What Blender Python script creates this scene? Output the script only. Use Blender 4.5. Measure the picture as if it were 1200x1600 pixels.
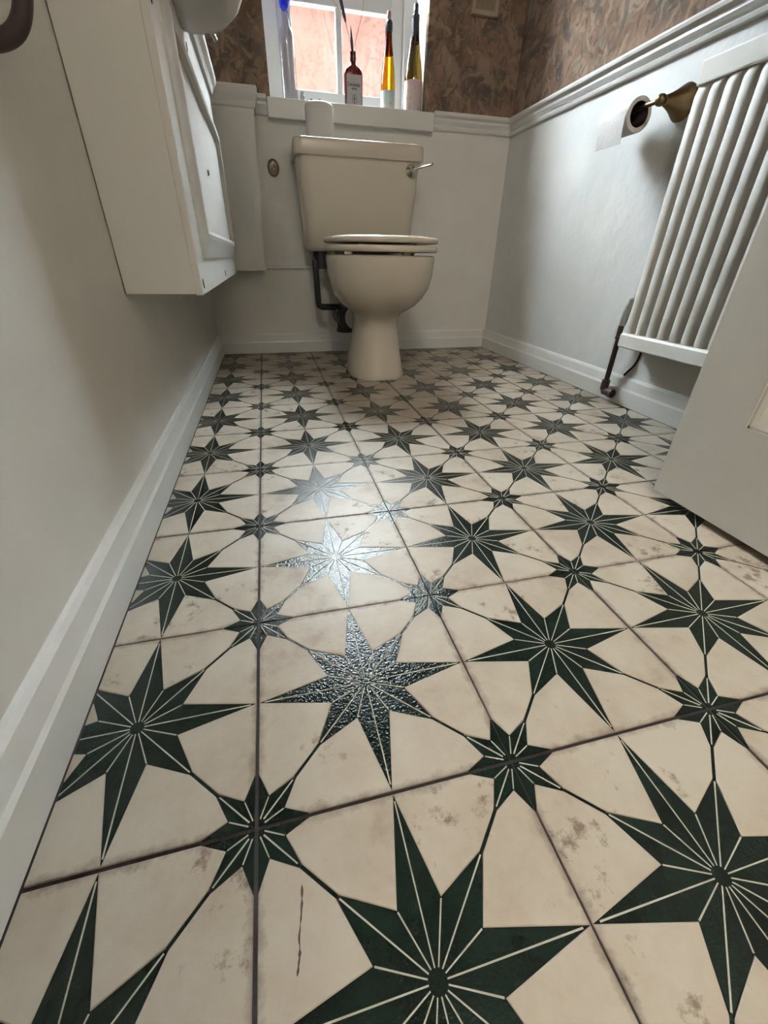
import bpy, bmesh, math, random
from mathutils import Vector, Matrix

random.seed(7)
for o in list(bpy.data.objects):
    bpy.data.objects.remove(o, do_unlink=True)
scene = bpy.context.scene
C = scene.collection

# ------------------------------------------------------------------ camera
cam_d = bpy.data.cameras.new('camera')
cam = bpy.data.objects.new('camera', cam_d)
C.objects.link(cam)
cam_d.sensor_fit = 'HORIZONTAL'
cam_d.sensor_width = 36.0
cam_d.lens = 36.0 * 650.54 / 1200.0
cam_d.clip_start = 0.01
right = Vector((0.970518, -0.240482, 0.016228))
up = Vector((0.112075, 0.509860, 0.852926))
fwd = Vector((0.213387, 0.825961, -0.521780))
m = Matrix.Identity(4)
for i in range(3):
    m[i][0], m[i][1], m[i][2] = right[i], up[i], -fwd[i]
m.translation = Vector((0.05627, -0.17027, 0.39053))
cam.matrix_world = m
scene.camera = cam

# ------------------------------------------------------------------ sky and exposure
world = bpy.data.worlds.new('overcast_sky')
scene.world = world
world.use_nodes = True
bg = world.node_tree.nodes['Background']
bg.inputs['Color'].default_value = (0.86, 0.955, 1.0, 1)
bg.inputs['Strength'].default_value = 100.0
HALL_FILL_STRENGTH = 72.0
vs = scene.view_settings
vs.view_transform = 'Standard'
vs.look = 'None'
vs.gamma = 1.0
vs.use_curve_mapping = False
vs.exposure = 0.20

# ------------------------------------------------------------------ material helpers
def mat(name):
    mt = bpy.data.materials.new(name)
    mt.use_nodes = True
    nt = mt.node_tree
    return mt, nt, nt.nodes['Principled BSDF']

def nd(nt, t, **kw):
    n = nt.nodes.new(t)
    for k, v in kw.items():
        if k in n.inputs.keys() if isinstance(k, str) else False:
            n.inputs[k].default_value = v
        else:
            setattr(n, k, v)
    return n

def inp(n, **kw):
    for k, v in kw.items():
        n.inputs[k.replace('_', ' ')].default_value = v
    return n

def plain(name, col, rough=0.5, metal=0.0, bump=0.0, bscale=40.0, var=0.0, spec=None, coat=0.0):
    mt, nt, b = mat(name)
    b.inputs['Base Color'].default_value = (*col, 1)
    b.inputs['Roughness'].default_value = rough
    b.inputs['Metallic'].default_value = metal
    if spec is not None:
        b.inputs['Specular IOR Level'].default_value = spec
    if coat:
        b.inputs['Coat Weight'].default_value = coat
    tc = nd(nt, 'ShaderNodeTexCoord')
    if bump:
        n = nd(nt, 'ShaderNodeTexNoise')
        n.inputs['Scale'].default_value = bscale
        n.inputs['Detail'].default_value = 4
        bp = nd(nt, 'ShaderNodeBump')
        bp.inputs['Strength'].default_value = bump
        bp.inputs['Distance'].default_value = 0.01
        nt.links.new(tc.outputs['Object'], n.inputs['Vector'])
        nt.links.new(n.outputs['Fac'], bp.inputs['Height'])
        nt.links.new(bp.outputs['Normal'], b.inputs['Normal'])
    if var:
        n2 = nd(nt, 'ShaderNodeTexNoise')
        n2.inputs['Scale'].default_value = 9.0
        n2.inputs['Detail'].default_value = 5
        nt.links.new(tc.outputs['Object'], n2.inputs['Vector'])
        r = nd(nt, 'ShaderNodeValToRGB')
        r.color_ramp.elements[0].position = 0.3
        r.color_ramp.elements[1].position = 0.7
        r.color_ramp.elements[0].color = (*[c * (1 - var) for c in col], 1)
        r.color_ramp.elements[1].color = (*[min(1, c * (1 + var * 0.4)) for c in col], 1)
        nt.links.new(n2.outputs['Fac'], r.inputs['Fac'])
        nt.links.new(r.outputs['Color'], b.inputs['Base Color'])
    return mt

M = {}
M['wall_paint'] = plain('wall_paint', (0.85, 0.84, 0.805), 0.55, bump=0.12, bscale=28, var=0.04)
M['plaster_paint'] = plain('plaster_paint', (0.80, 0.815, 0.805), 0.5, bump=0.42, bscale=16, var=0.04)
M['ceiling_paint'] = plain('ceiling_paint', (0.87, 0.86, 0.83), 0.8, bump=0.05)
M['gloss_white'] = plain('gloss_white', (0.84, 0.84, 0.82), 0.28, bump=0.04, bscale=14, var=0.03)
M['cupboard_white'] = plain('cupboard_white', (0.80, 0.79, 0.76), 0.32, bump=0.04, bscale=14, var=0.03)
M['window_white'] = plain('window_white', (0.82, 0.83, 0.82), 0.3, bump=0.03, bscale=20)
M['radiator_white'] = plain('radiator_white', (0.84, 0.82, 0.77), 0.5, bump=0.02, bscale=60, var=0.05)
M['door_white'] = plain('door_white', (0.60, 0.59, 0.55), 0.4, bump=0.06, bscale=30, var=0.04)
M['ceramic'] = plain('ivory_ceramic', (0.71, 0.645, 0.545), 0.14, coat=0.3)
M['seat_plastic'] = plain('ivory_plastic', (0.75, 0.68, 0.58), 0.22)
M['basin_ceramic'] = plain('white_ceramic', (0.74, 0.72, 0.69), 0.12, coat=0.3)
M['chrome'] = plain('chrome', (0.78, 0.77, 0.74), 0.12, metal=1.0)
M['old_silver'] = plain('old_silver', (0.20, 0.16, 0.12), 0.35, metal=0.9, bump=0.3, bscale=120)
M['brass'] = plain('aged_brass', (0.20, 0.135, 0.07), 0.36, metal=1.0, bump=0.1, bscale=90)
M['bronze'] = plain('dark_bronze', (0.055, 0.036, 0.036), 0.45, metal=0.3)
M['black_plastic'] = plain('black_plastic', (0.035, 0.032, 0.036), 0.42)
M['rubber_white'] = plain('white_rubber', (0.72, 0.70, 0.64), 0.5)
M['paper'] = plain('tissue_paper', (0.86, 0.86, 0.85), 0.95, bump=0.25, bscale=150)
M['card_core'] = plain('card_core', (0.05, 0.035, 0.04), 0.9)
M['pipe_paint'] = plain('flaking_white_paint', (0.66, 0.65, 0.62), 0.5, bump=0.5, bscale=90, var=0.15)
M['dark_shade'] = plain('shadow_and_screw_dark', (0.03, 0.025, 0.022), 0.9)  # for the painted plaster-edge shadow strip and the cupboard screws
M['chip'] = plain('bare_brown_clay', (0.085, 0.062, 0.052), 0.9, var=0.5)
M['grout'] = plain('dark_grout', (0.040, 0.030, 0.033), 0.8, bump=0.3, bscale=200, var=0.3)
M['candle'] = plain('pink_candle_wax', (0.45, 0.25, 0.22), 0.5)
M['capsule'] = plain('dark_wax', (0.02, 0.018, 0.03), 0.4, bump=0.5, bscale=120)
M['feather'] = plain('purple_bud', (0.045, 0.014, 0.045), 0.6)
M['stem'] = plain('pale_stem', (0.42, 0.38, 0.30), 0.6)
M['pebble'] = plain('grey_pebble', (0.16, 0.16, 0.17), 0.6)
M['print'] = plain('black_print', (0.08, 0.075, 0.075), 0.6)
M['hall_carpet'] = plain('hall_carpet', (0.30, 0.26, 0.22), 0.95, bump=0.3, bscale=200)
M['paving'] = plain('grey_paving', (0.20, 0.19, 0.175), 0.8, bump=0.3, bscale=20, var=0.15)
M['brick_dark'] = plain('weathered_brick', (0.20, 0.13, 0.10), 0.9, bump=0.3, bscale=30, var=0.3)
M['frame_gilt'] = plain('worn_gilt', (0.46, 0.37, 0.27), 0.55, bump=0.3, bscale=60, var=0.2)

def emis(name, col, s):
    mt, nt, b = mat(name)
    b.inputs['Base Color'].default_value = (*col, 1)
    b.inputs['Emission Color'].default_value = (*col, 1)
    b.inputs['Emission Strength'].default_value = s
    return mt
M['fill_glow'] = emis('hall_fill_glow', (1.0, 0.92, 0.80), HALL_FILL_STRENGTH)

def glass(name, col, rough=0.0, ior=1.45):
    mt, nt, b = mat(name)
    b.inputs['Base Color'].default_value = (*col, 1)
    b.inputs['Roughness'].default_value = rough
    b.inputs['IOR'].default_value = ior
    b.inputs['Transmission Weight'].default_value = 1.0
    return mt
def thin_glass(name, col, gloss=0.12):
    mt = bpy.data.materials.new(name)
    mt.use_nodes = True
    nt = mt.node_tree
    nt.nodes.clear()
    out = nd(nt, 'ShaderNodeOutputMaterial')
    tr = nd(nt, 'ShaderNodeBsdfTransparent'); tr.inputs['Color'].default_value = (*col, 1)
    gl = nd(nt, 'ShaderNodeBsdfGlossy'); gl.inputs['Roughness'].default_value = 0.03
    fr = nd(nt, 'ShaderNodeMixShader'); fr.inputs['Fac'].default_value = gloss
    nt.links.new(tr.outputs[0], fr.inputs[1]); nt.links.new(gl.outputs[0], fr.inputs[2])
    nt.links.new(fr.outputs[0], out.inputs['Surface'])
    return mt
M['pane'] = thin_glass('window_pane_glass', (0.97, 0.98, 0.98), 0.05)
M['amber_glass'] = thin_glass('amber_glass', (0.72, 0.50, 0.10), 0.06)
M['olive_glass'] = thin_glass('dark_olive_glass', (0.32, 0.25, 0.11), 0.10)
M['clear_glass'] = thin_glass('clear_glass', (0.76, 0.74, 0.75), 0.10)
M['brown_glass'] = thin_glass('red_brown_glass', (0.26, 0.10, 0.10), 0.08)
M['blue_glass'] = plain('cobalt_blue_glass', (0.02, 0.035, 0.75), 0.25)
M['blue_glass'].node_tree.nodes['Principled BSDF'].inputs['Transmission Weight'].default_value = 0.35

# pink rendered garden wall outside
def pink_render():
    mt, nt, b = mat('pink_render')
    tc = nd(nt, 'ShaderNodeTexCoord')
    n = nd(nt, 'ShaderNodeTexNoise'); inp(n, Scale=1.1, Detail=8.0, Roughness=0.65, Distortion=0.6)
    nt.links.new(tc.outputs['Object'], n.inputs['Vector'])
    r = nd(nt, 'ShaderNodeValToRGB')
    e = r.color_ramp.elements
    e[0].position, e[0].color = 0.28, (0.115, 0.046, 0.036, 1)
    e[1].position, e[1].color = 0.66, (0.140, 0.095, 0.088, 1)
    x = e.new(0.46); x.color = (0.130, 0.073, 0.064, 1)
    nt.links.new(n.outputs['Fac'], r.inputs['Fac'])
    n2 = nd(nt, 'ShaderNodeTexNoise'); inp(n2, Scale=12.0, Detail=6.0, Distortion=1.6)
    nt.links.new(tc.outputs['Object'], n2.inputs['Vector'])
    r2 = nd(nt, 'ShaderNodeValToRGB')
    r2.color_ramp.elements[0].position = 0.36; r2.color_ramp.elements[0].color = (0.45, 0.40, 0.36, 1)
    r2.color_ramp.elements[1].position = 0.50; r2.color_ramp.elements[1].color = (1, 1, 1, 1)
    nt.links.new(n2.outputs['Fac'], r2.inputs['Fac'])
    mx = nd(nt, 'ShaderNodeMix', data_type='RGBA', blend_type='MULTIPLY')
    mx.inputs[0].default_value = 0.55
    nt.links.new(r.outputs['Color'], mx.inputs[6]); nt.links.new(r2.outputs['Color'], mx.inputs[7])
    nt.links.new(mx.outputs[2], b.inputs['Base Color'])
    b.inputs['Roughness'].default_value = 0.9
    bp = nd(nt, 'ShaderNodeBump'); inp(bp, Strength=0.5, Distance=0.01)
    nt.links.new(n2.outputs['Fac'], bp.inputs['Height']); nt.links.new(bp.outputs['Normal'], b.inputs['Normal'])
    return mt
M['pink_render'] = pink_render()

# brown botanical wallpaper: leaf shapes from rotated voronoi cells, several layers
def wallpaper():
    mt, nt, b = mat('botanical_wallpaper')
    L = nt.links.new
    tc = nd(nt, 'ShaderNodeTexCoord')
    sep = nd(nt, 'ShaderNodeSeparateXYZ'); L(tc.outputs['Object'], sep.inputs[0])
    add = nd(nt, 'ShaderNodeMath', operation='ADD'); L(sep.outputs[0], add.inputs[0]); L(sep.outputs[1], add.inputs[1])
    comb = nd(nt, 'ShaderNodeCombineXYZ'); L(add.outputs[0], comb.inputs[0]); L(sep.outputs[2], comb.inputs[1])
    wob = nd(nt, 'ShaderNodeTexNoise'); inp(wob, Scale=22.0, Detail=6.0, Roughness=0.7); L(comb.outputs[0], wob.inputs['Vector'])
    wsub = nd(nt, 'ShaderNodeVectorMath', operation='MULTIPLY_ADD')
    L(wob.outputs['Color'], wsub.inputs[0]); wsub.inputs[1].default_value = (0.05, 0.05, 0); L(comb.outputs[0], wsub.inputs[2])
    base_n = nd(nt, 'ShaderNodeTexNoise'); inp(base_n, Scale=7.0, Detail=7.0, Roughness=0.65); L(comb.outputs[0], base_n.inputs['Vector'])
    ramp = nd(nt, 'ShaderNodeValToRGB')
    e = ramp.color_ramp.elements
    e[0].position, e[0].color = 0.3, (0.125, 0.082, 0.060, 1)
    e[1].position, e[1].color = 0.7, (0.360, 0.235, 0.170, 1)
    L(base_n.outputs['Fac'], ramp.inputs['Fac'])
    cur = ramp.outputs['Color']
    layers = [(4.0, 0.42, 0.26, (0.135, 0.108, 0.086), 0.65, 1.3), (6.5, 0.44, 0.15, (0.36, 0.285, 0.215), 0.5, 4.1),
              (7.0, 0.42, 0.13, (0.085, 0.076, 0.070), 0.6, 7.7), (15.0, 0.46, 0.11, (0.40, 0.28, 0.20), 0.55, 2.9),
              (13.0, 0.44, 0.10, (0.15, 0.150, 0.135), 0.55, 5.5), (24.0, 0.46, 0.11, (0.10, 0.075, 0.062), 0.6, 9.1),
              (34.0, 0.46, 0.12, (0.30, 0.23, 0.17), 0.5, 3.7)]
    for (sc, ln, wd, col, amt, seed) in layers:
        mul = nd(nt, 'ShaderNodeVectorMath', operation='MULTIPLY_ADD')
        mul.inputs[1].default_value = (sc, sc, sc); mul.inputs[2].default_value = (seed, seed * 1.7, 0)
        L(wsub.outputs[0], mul.inputs[0])
        v = nd(nt, 'ShaderNodeTexVoronoi', voronoi_dimensions='2D'); v.inputs['Scale'].default_value = 1.0
        L(mul.outputs[0], v.inputs['Vector'])
        d = nd(nt, 'ShaderNodeVectorMath', operation='SUBTRACT'); L(mul.outputs[0], d.inputs[0]); L(v.outputs['Position'], d.inputs[1])
        sc3 = nd(nt, 'ShaderNodeSeparateColor'); L(v.outputs['Color'], sc3.inputs[0])
        ang = nd(nt, 'ShaderNodeMath', operation='MULTIPLY'); L(sc3.outputs[0], ang.inputs[0]); ang.inputs[1].default_value = 6.283
        rot = nd(nt, 'ShaderNodeVectorRotate', rotation_type='Z_AXIS'); L(d.outputs[0], rot.inputs['Vector']); L(ang.outputs[0], rot.inputs['Angle'])
        s2 = nd(nt, 'ShaderNodeVectorMath', operation='MULTIPLY'); s2.inputs[1].default_value = (1 / ln, 1 / wd, 0)
        L(rot.outputs[0], s2.inputs[0])
        ln_ = nd(nt, 'ShaderNodeVectorMath', operation='LENGTH'); L(s2.outputs[0], ln_.inputs[0])
        mr = nd(nt, 'ShaderNodeMapRange'); mr.inputs['From Min'].default_value = 1.08; mr.inputs['From Max'].default_value = 0.68
        mr.inputs['To Max'].default_value = amt
        L(ln_.outputs['Value'], mr.inputs['Value'])
        mx = nd(nt, 'ShaderNodeMix', data_type='RGBA'); L(mr.outputs[0], mx.inputs[0])
        L(cur, mx.inputs[6]); mx.inputs[7].default_value = (*col, 1)
        cur = mx.outputs[2]
    L(cur, b.inputs['Base Color'])
    b.inputs['Roughness'].default_value = 0.9
    b.inputs['Specular IOR Level'].default_value = 0.15
    return mt
M['wallpaper'] = wallpaper()

# floor tile glazes
def tile_cream():
    mt, nt, b = mat('worn_cream_glaze')
    L = nt.links.new
    geo = nd(nt, 'ShaderNodeNewGeometry')
    oi = nd(nt, 'ShaderNodeObjectInfo')
    off = nd(nt, 'ShaderNodeVectorMath', operation='SCALE'); off.inputs['Scale'].default_value = 7.0
    cb = nd(nt, 'ShaderNodeCombineXYZ'); L(oi.outputs['Random'], cb.inputs[0]); L(oi.outputs['Random'], cb.inputs[2])
    L(cb.outputs[0], off.inputs[0])
    pos = nd(nt, 'ShaderNodeVectorMath', operation='ADD'); L(geo.outputs['Position'], pos.inputs[0]); L(off.outputs[0], pos.inputs[1])
    n1 = nd(nt, 'ShaderNodeTexNoise'); inp(n1, Scale=8.0, Detail=8.0, Roughness=0.68); L(pos.outputs[0], n1.inputs['Vector'])
    r1 = nd(nt, 'ShaderNodeValToRGB')
    e = r1.color_ramp.elements
    e[0].position, e[0].color = 0.27, (0.30, 0.225, 0.17, 1)
    e[1].position, e[1].color = 0.60, (0.47, 0.42, 0.35, 1)
    x = e.new(0.42); x.color = (0.415, 0.35, 0.28, 1)
    L(n1.outputs['Fac'], r1.inputs['Fac'])
    # rusty freckles
    n2 = nd(nt, 'ShaderNodeTexNoise'); inp(n2, Scale=55.0, Detail=5.0, Roughness=0.7); L(pos.outputs[0], n2.inputs['Vector'])
    n3 = nd(nt, 'ShaderNodeTexNoise'); inp(n3, Scale=9.0, Detail=2.0); L(pos.outputs[0], n3.inputs['Vector'])
    mu = nd(nt, 'ShaderNodeMath', operation='MULTIPLY'); L(n2.outputs['Fac'], mu.inputs[0]); L(n3.outputs['Fac'], mu.inputs[1])
    mr = nd(nt, 'ShaderNodeMapRange'); mr.inputs['From Min'].default_value = 0.345; mr.inputs['From Max'].default_value = 0.42
    mr.inputs['To Max'].default_value = 0.75
    L(mu.outputs[0], mr.inputs['Value'])
    mx = nd(nt, 'ShaderNodeMix', data_type='RGBA'); L(mr.outputs[0], mx.inputs[0]); L(r1.outputs['Color'], mx.inputs[6])
    mx.inputs[7].default_value = (0.135, 0.085, 0.055, 1)
    # grime along the joints
    tc = nd(nt, 'ShaderNodeTexCoord')
    ab = nd(nt, 'ShaderNodeVectorMath', operation='ABSOLUTE'); L(tc.outputs['Object'], ab.inputs[0])
    sp = nd(nt, 'ShaderNodeSeparateXYZ'); L(ab.outputs[0], sp.inputs[0])
    mxx = nd(nt, 'ShaderNodeMath', operation='MAXIMUM'); L(sp.outputs[0], mxx.inputs[0]); L(sp.outputs[1], mxx.inputs[1])
    nz = nd(nt, 'ShaderNodeMath', operation='MULTIPLY_ADD'); L(n2.outputs['Fac'], nz.inputs[0]); nz.inputs[1].default_value = 0.022; L(mxx.outputs[0], nz.inputs[2])
    mr2 = nd(nt, 'ShaderNodeMapRange'); mr2.inputs['From Min'].default_value = 0.1165; mr2.inputs['From Max'].default_value = 0.1255
    mr2.inputs['To Max'].default_value = 0.75
    L(nz.outputs[0], mr2.inputs['Value'])
    mx2 = nd(nt, 'ShaderNodeMix', data_type='RGBA'); L(mr2.outputs[0], mx2.inputs[0]); L(mx.outputs[2], mx2.inputs[6])
    mx2.inputs[7].default_value = (0.13, 0.095, 0.08, 1)
    L(mx2.outputs[2], b.inputs['Base Color'])
    b.inputs['Roughness'].default_value = 0.44
    b.inputs['Specular IOR Level'].default_value = 0.28
    bp = nd(nt, 'ShaderNodeBump'); inp(bp, Strength=0.25, Distance=0.002)
    L(n2.outputs['Fac'], bp.inputs['Height']); L(bp.outputs['Normal'], b.inputs['Normal'])
    return mt
def tile_green():
    mt, nt, b = mat('bottle_green_glaze')
    L = nt.links.new
    geo = nd(nt, 'ShaderNodeNewGeometry')
    n1 = nd(nt, 'ShaderNodeTexNoise'); inp(n1, Scale=18.0, Detail=5.0); L(geo.outputs['Position'], n1.inputs['Vector'])
    r1 = nd(nt, 'ShaderNodeValToRGB')
    e = r1.color_ramp.elements
    e[0].position, e[0].color = 0.35, (0.0045, 0.0085, 0.0068, 1)
    e[1].position, e[1].color = 0.78, (0.011, 0.024, 0.0175, 1)
    L(n1.outputs['Fac'], r1.inputs['Fac'])
    # rubbed pale scuffs
    n4 = nd(nt, 'ShaderNodeTexNoise'); inp(n4, Scale=11.0, Detail=8.0, Roughness=0.75); L(geo.outputs['Position'], n4.inputs['Vector'])
    mr = nd(nt, 'ShaderNodeMapRange'); mr.inputs['From Min'].default_value = 0.66; mr.inputs['From Max'].default_value = 0.74
    mr.inputs['To Max'].default_value = 0.5
    L(n4.outputs['Fac'], mr.inputs['Value'])
    mx = nd(nt, 'ShaderNodeMix', data_type='RGBA'); L(mr.outputs[0], mx.inputs[0]); L(r1.outputs['Color'], mx.inputs[6])
    mx.inputs[7].default_value = (0.30, 0.27, 0.22, 1)
    L(mx.outputs[2], b.inputs['Base Color'])
    b.inputs['Roughness'].default_value = 0.14
    b.inputs['Specular IOR Level'].default_value = 0.36
    n2 = nd(nt, 'ShaderNodeTexNoise'); inp(n2, Scale=420.0, Detail=2.0); L(geo.outputs['Position'], n2.inputs['Vector'])
    bp = nd(nt, 'ShaderNodeBump'); inp(bp, Strength=0.33, Distance=0.002)
    L(n2.outputs['Fac'], bp.inputs['Height']); L(bp.outputs['Normal'], b.inputs['Normal'])
    return mt
M['tile_cream'] = tile_cream()
M['tile_green'] = tile_green()
M['tile_line'] = plain('pale_inlay_line', (0.44, 0.42, 0.36), 0.6, spec=0.15)

def label_paper(name, c_top, c_low, ink):
    mt, nt, b = mat(name)
    L = nt.links.new
    tc = nd(nt, 'ShaderNodeTexCoord')
    n = nd(nt, 'ShaderNodeTexNoise'); inp(n, Scale=60.0, Detail=6.0, Roughness=0.7); L(tc.outputs['Object'], n.inputs['Vector'])
    sp = nd(nt, 'ShaderNodeSeparateXYZ'); L(tc.outputs['Generated'], sp.inputs[0])
    mxa = nd(nt, 'ShaderNodeMix', data_type='RGBA'); L(sp.outputs[2], mxa.inputs[0])
    mxa.inputs[6].default_value = (*c_low, 1); mxa.inputs[7].default_value = (*c_top, 1)
    mr = nd(nt, 'ShaderNodeMapRange'); mr.inputs['From Min'].default_value = 0.56; mr.inputs['From Max'].default_value = 0.66; mr.inputs['To Max'].default_value = 0.7
    L(n.outputs['Fac'], mr.inputs['Value'])
    mx = nd(nt, 'ShaderNodeMix', data_type='RGBA'); L(mr.outputs[0], mx.inputs[0]); L(mxa.outputs[2], mx.inputs[6]); mx.inputs[7].default_value = (*ink, 1)
    L(mx.outputs[2], b.inputs['Base Color'])
    b.inputs['Roughness'].default_value = 0.7
    b.inputs['Transmission Weight'].default_value = 0.0
    return mt
M['label_blue'] = label_paper('pale_blue_label', (0.50, 0.66, 0.68), (0.72, 0.74, 0.66), (0.28, 0.33, 0.32))
M['label_pink'] = label_paper('pale_pink_label', (0.76, 0.56, 0.62), (0.66, 0.60, 0.56), (0.28, 0.22, 0.22))
M['label_grey'] = plain('grey_label', (0.50, 0.47, 0.47), 0.7, var=0.1)
M['picture'] = label_paper('mottled_print', (0.20, 0.17, 0.12), (0.28, 0.23, 0.16), (0.10, 0.09, 0.07))

# ------------------------------------------------------------------ mesh helpers
ORG = {}
def tag(o, label=None, cat=None, group=None, kind=None):
    if label: o['label'] = label
    if cat: o['category'] = cat
    if group: o['group'] = group
    if kind: o['kind'] = kind
    return o

def thing(name, loc, label, cat, group=None, kind=None):
    o = bpy.data.objects.new(name, None)
    o.empty_display_size = 0.05
    C.objects.link(o)
    o.location = loc
    ORG[o] = Vector(loc)
    return tag(o, label, cat, group, kind)

def obj(name, verts, faces, material, parent=None, org=None, smooth=False, fmats=None, sharp=None):
    """One mesh object from world-space vertices; origin at its parent's origin, or at org / its own base."""
    if parent is not None:
        og = ORG[parent]
    elif org is not None:
        og = Vector(org)
    else:
        xs = [v[0] for v in verts]; ys = [v[1] for v in verts]; zs = [v[2] for v in verts]
        og = Vector(((min(xs) + max(xs)) / 2, (min(ys) + max(ys)) / 2, min(zs)))
    me = bpy.data.meshes.new(name)
    me.from_pydata([tuple(Vector(v) - og) for v in verts], [], faces)
    mats = material if isinstance(material, (list, tuple)) else [material]
    for k in mats:
        me.materials.append(M[k])
    if fmats:
        for p, k in zip(me.polygons, fmats):
            p.material_index = k
    bm = bmesh.new(); bm.from_mesh(me)
    bmesh.ops.recalc_face_normals(bm, faces=bm.faces)
    bm.to_mesh(me); bm.free()
    if smooth:
        for p in me.polygons:
            p.use_smooth = True
        me.set_sharp_from_angle(angle=math.radians(sharp or 38))
    o = bpy.data.objects.new(name, me)
    C.objects.link(o)
    if parent is not None:
        o.parent = parent
    else:
        o.location = og
    ORG[o] = og
    return o

class MB:
    def __init__(s):
        s.v = []; s.f = []
    def add(s, v, f):
        n = len(s.v); s.v += [tuple(x) for x in v]; s.f += [[i + n for i in q] for q in f]; return s
    def box(s, lo, hi, bev=0.0):
        if bev <= 0:
            (x0, y0, z0), (x1, y1, z1) = lo, hi
            v = [(x0, y0, z0), (x1, y0, z0), (x1, y1, z0), (x0, y1, z0), (x0, y0, z1), (x1, y0, z1), (x1, y1, z1), (x0, y1, z1)]
            return s.add(v, [(3, 2, 1, 0), (4, 5, 6, 7), (0, 1, 5, 4), (1, 2, 6, 5), (2, 3, 7, 6), (3, 0, 4, 7)])
        bm = bmesh.new()
        bmesh.ops.create_cube(bm, size=1.0)
        for v in bm.verts:
            for i in range(3):
                v.co[i] = lo[i] if v.co[i] < 0 else hi[i]
        bmesh.ops.bevel(bm, geom=list(bm.edges), offset=bev, segments=2, affect='EDGES', profile=0.6)
        return s.bm(bm)
    def bm(s, bm, mtx=None):
        bm.verts.index_update()
        v = [(mtx @ w.co if mtx else w.co)[:] for w in bm.verts]
        f = [[w.index for w in q.verts] for q in bm.faces]
        bm.free()
        return s.add(v, f)
    def prof(s, pts, a, b):
        """extrude closed profile: pts are 3D points at start; offset vector b-a"""
        n = len(pts); d = Vector(b) - Vector(a)
        v = [Vector(p) for p in pts] + [Vector(p) + d for p in pts]
        f = [[i, (i + 1) % n, n + (i + 1) % n, n + i] for i in range(n)]
        f += [list(range(n - 1, -1, -1)), list(range(n, 2 * n))]
        return s.add(v, f)
    def loft(s, rings, cap0=True, cap1=True):
        n = len(rings[0]); v = []; f = []
        for r in rings: v += r
        for k in range(len(rings) - 1):
            for i in range(n):
                j = (i + 1) % n
                f.append([k * n + i, k * n + j, (k + 1) * n + j, (k + 1) * n + i])
        if cap0: f.append(list(range(n - 1, -1, -1)))
        if cap1: f.append([(len(rings) - 1) * n + i for i in range(n)])
        return s.add(v, f)
    def lathe(s, prof, base, n=28, axis='z', sx=1.0, sy=1.0):
        """prof: (r, h) list; base: origin; axis the height goes along"""
        rings = []
        for r, h in prof:
            r = max(r, 1e-4)
            ring = []
            for i in range(n):
                a = 2 * math.pi * i / n
                p, q = r * math.cos(a) * sx, r * math.sin(a) * sy
                if axis == 'z': w = (p, q, h)
                elif axis == 'y': w = (p, h, q)
                else: w = (h, p, q)
                ring.append(tuple(Vector(base) + Vector(w)))
            rings.append(ring)
        return s.loft(rings)
    def tube(s, pts, r, n=12, cap=True):
        pts = [Vector(p) for p in pts]
        rs = r if isinstance(r, (list, tuple)) else [r] * len(pts)
        rings = []; prev = None
        for i, p in enumerate(pts):
            t = (pts[min(i + 1, len(pts) - 1)] - pts[max(i - 1, 0)]).normalized()
            if prev is None:
                h = Vector((0, 0, 1)) if abs(t.z) < 0.9 else Vector((1, 0, 0))
                nrm = t.cross(h).normalized()
            else:
                nrm = (prev - t * prev.dot(t)).normalized()
            prev = nrm; bn = t.cross(nrm)
            rings.append([tuple(p + (nrm * math.cos(2 * math.pi * k / n) + bn * math.sin(2 * math.pi * k / n)) * max(rs[i], 1e-4)) for k in range(n)])
        return s.loft(rings, cap, cap)
    def build(s, name, material, parent=None, org=None, smooth=False, sharp=None):
        return obj(name, s.v, s.f, material, parent, org, smooth, sharp=sharp)

def spline(ctrl, n=8):
    pts = []
    P = [Vector(c) for c in ctrl]
    P = [P[0] * 2 - P[1]] + P + [P[-1] * 2 - P[-2]]
    for i in range(1, len(P) - 2):
        for k in range(n):
            t = k / n
            a, b_, c, d = P[i - 1], P[i], P[i + 1], P[i + 2]
            pts.append(0.5 * ((2 * b_) + (c - a) * t + (2 * a - 5 * b_ + 4 * c - d) * t * t + (3 * b_ - a - 3 * c + d) * t ** 3))
    pts.append(P[-2])
    return pts

def rrect(x0, x1, y0, y1, z, r, n=6):
    ring = []
    for (cx, cy, a0) in ((x1 - r, y1 - r, 0), (x0 + r, y1 - r, 90), (x0 + r, y0 + r, 180), (x1 - r, y0 + r, 270)):
        for k in range(n + 1):
            a = math.radians(a0 + 90 * k / n)
            ring.append((cx + r * math.cos(a), cy + r * math.sin(a), z))
    return ring

def egg(cx, hw, yf, yc, yb, z, e=2.3, n=48):
    ring = []
    for i in range(n):
        a = 2 * math.pi * i / n
        c, s_ = math.cos(a), math.sin(a)
        x = cx + hw * math.copysign(abs(c) ** (2 / e), c)
        w = math.copysign(abs(s_) ** (2 / e), s_)
        ring.append((x, yc + (yb - yc) * w if w > 0 else yc + (yc - yf) * w, z))
    return ring

# ================================================================== THE ROOM
XL, XR, YB, YF, H = -0.178, 1.122, 1.955, -0.36, 2.35
DADO0, DADO1 = 0.830, 0.884
WX0, WX1, WZ0, WZ1, WY = 0.147, 0.740, 0.855, 1.92, 2.12   # window opening

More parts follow.
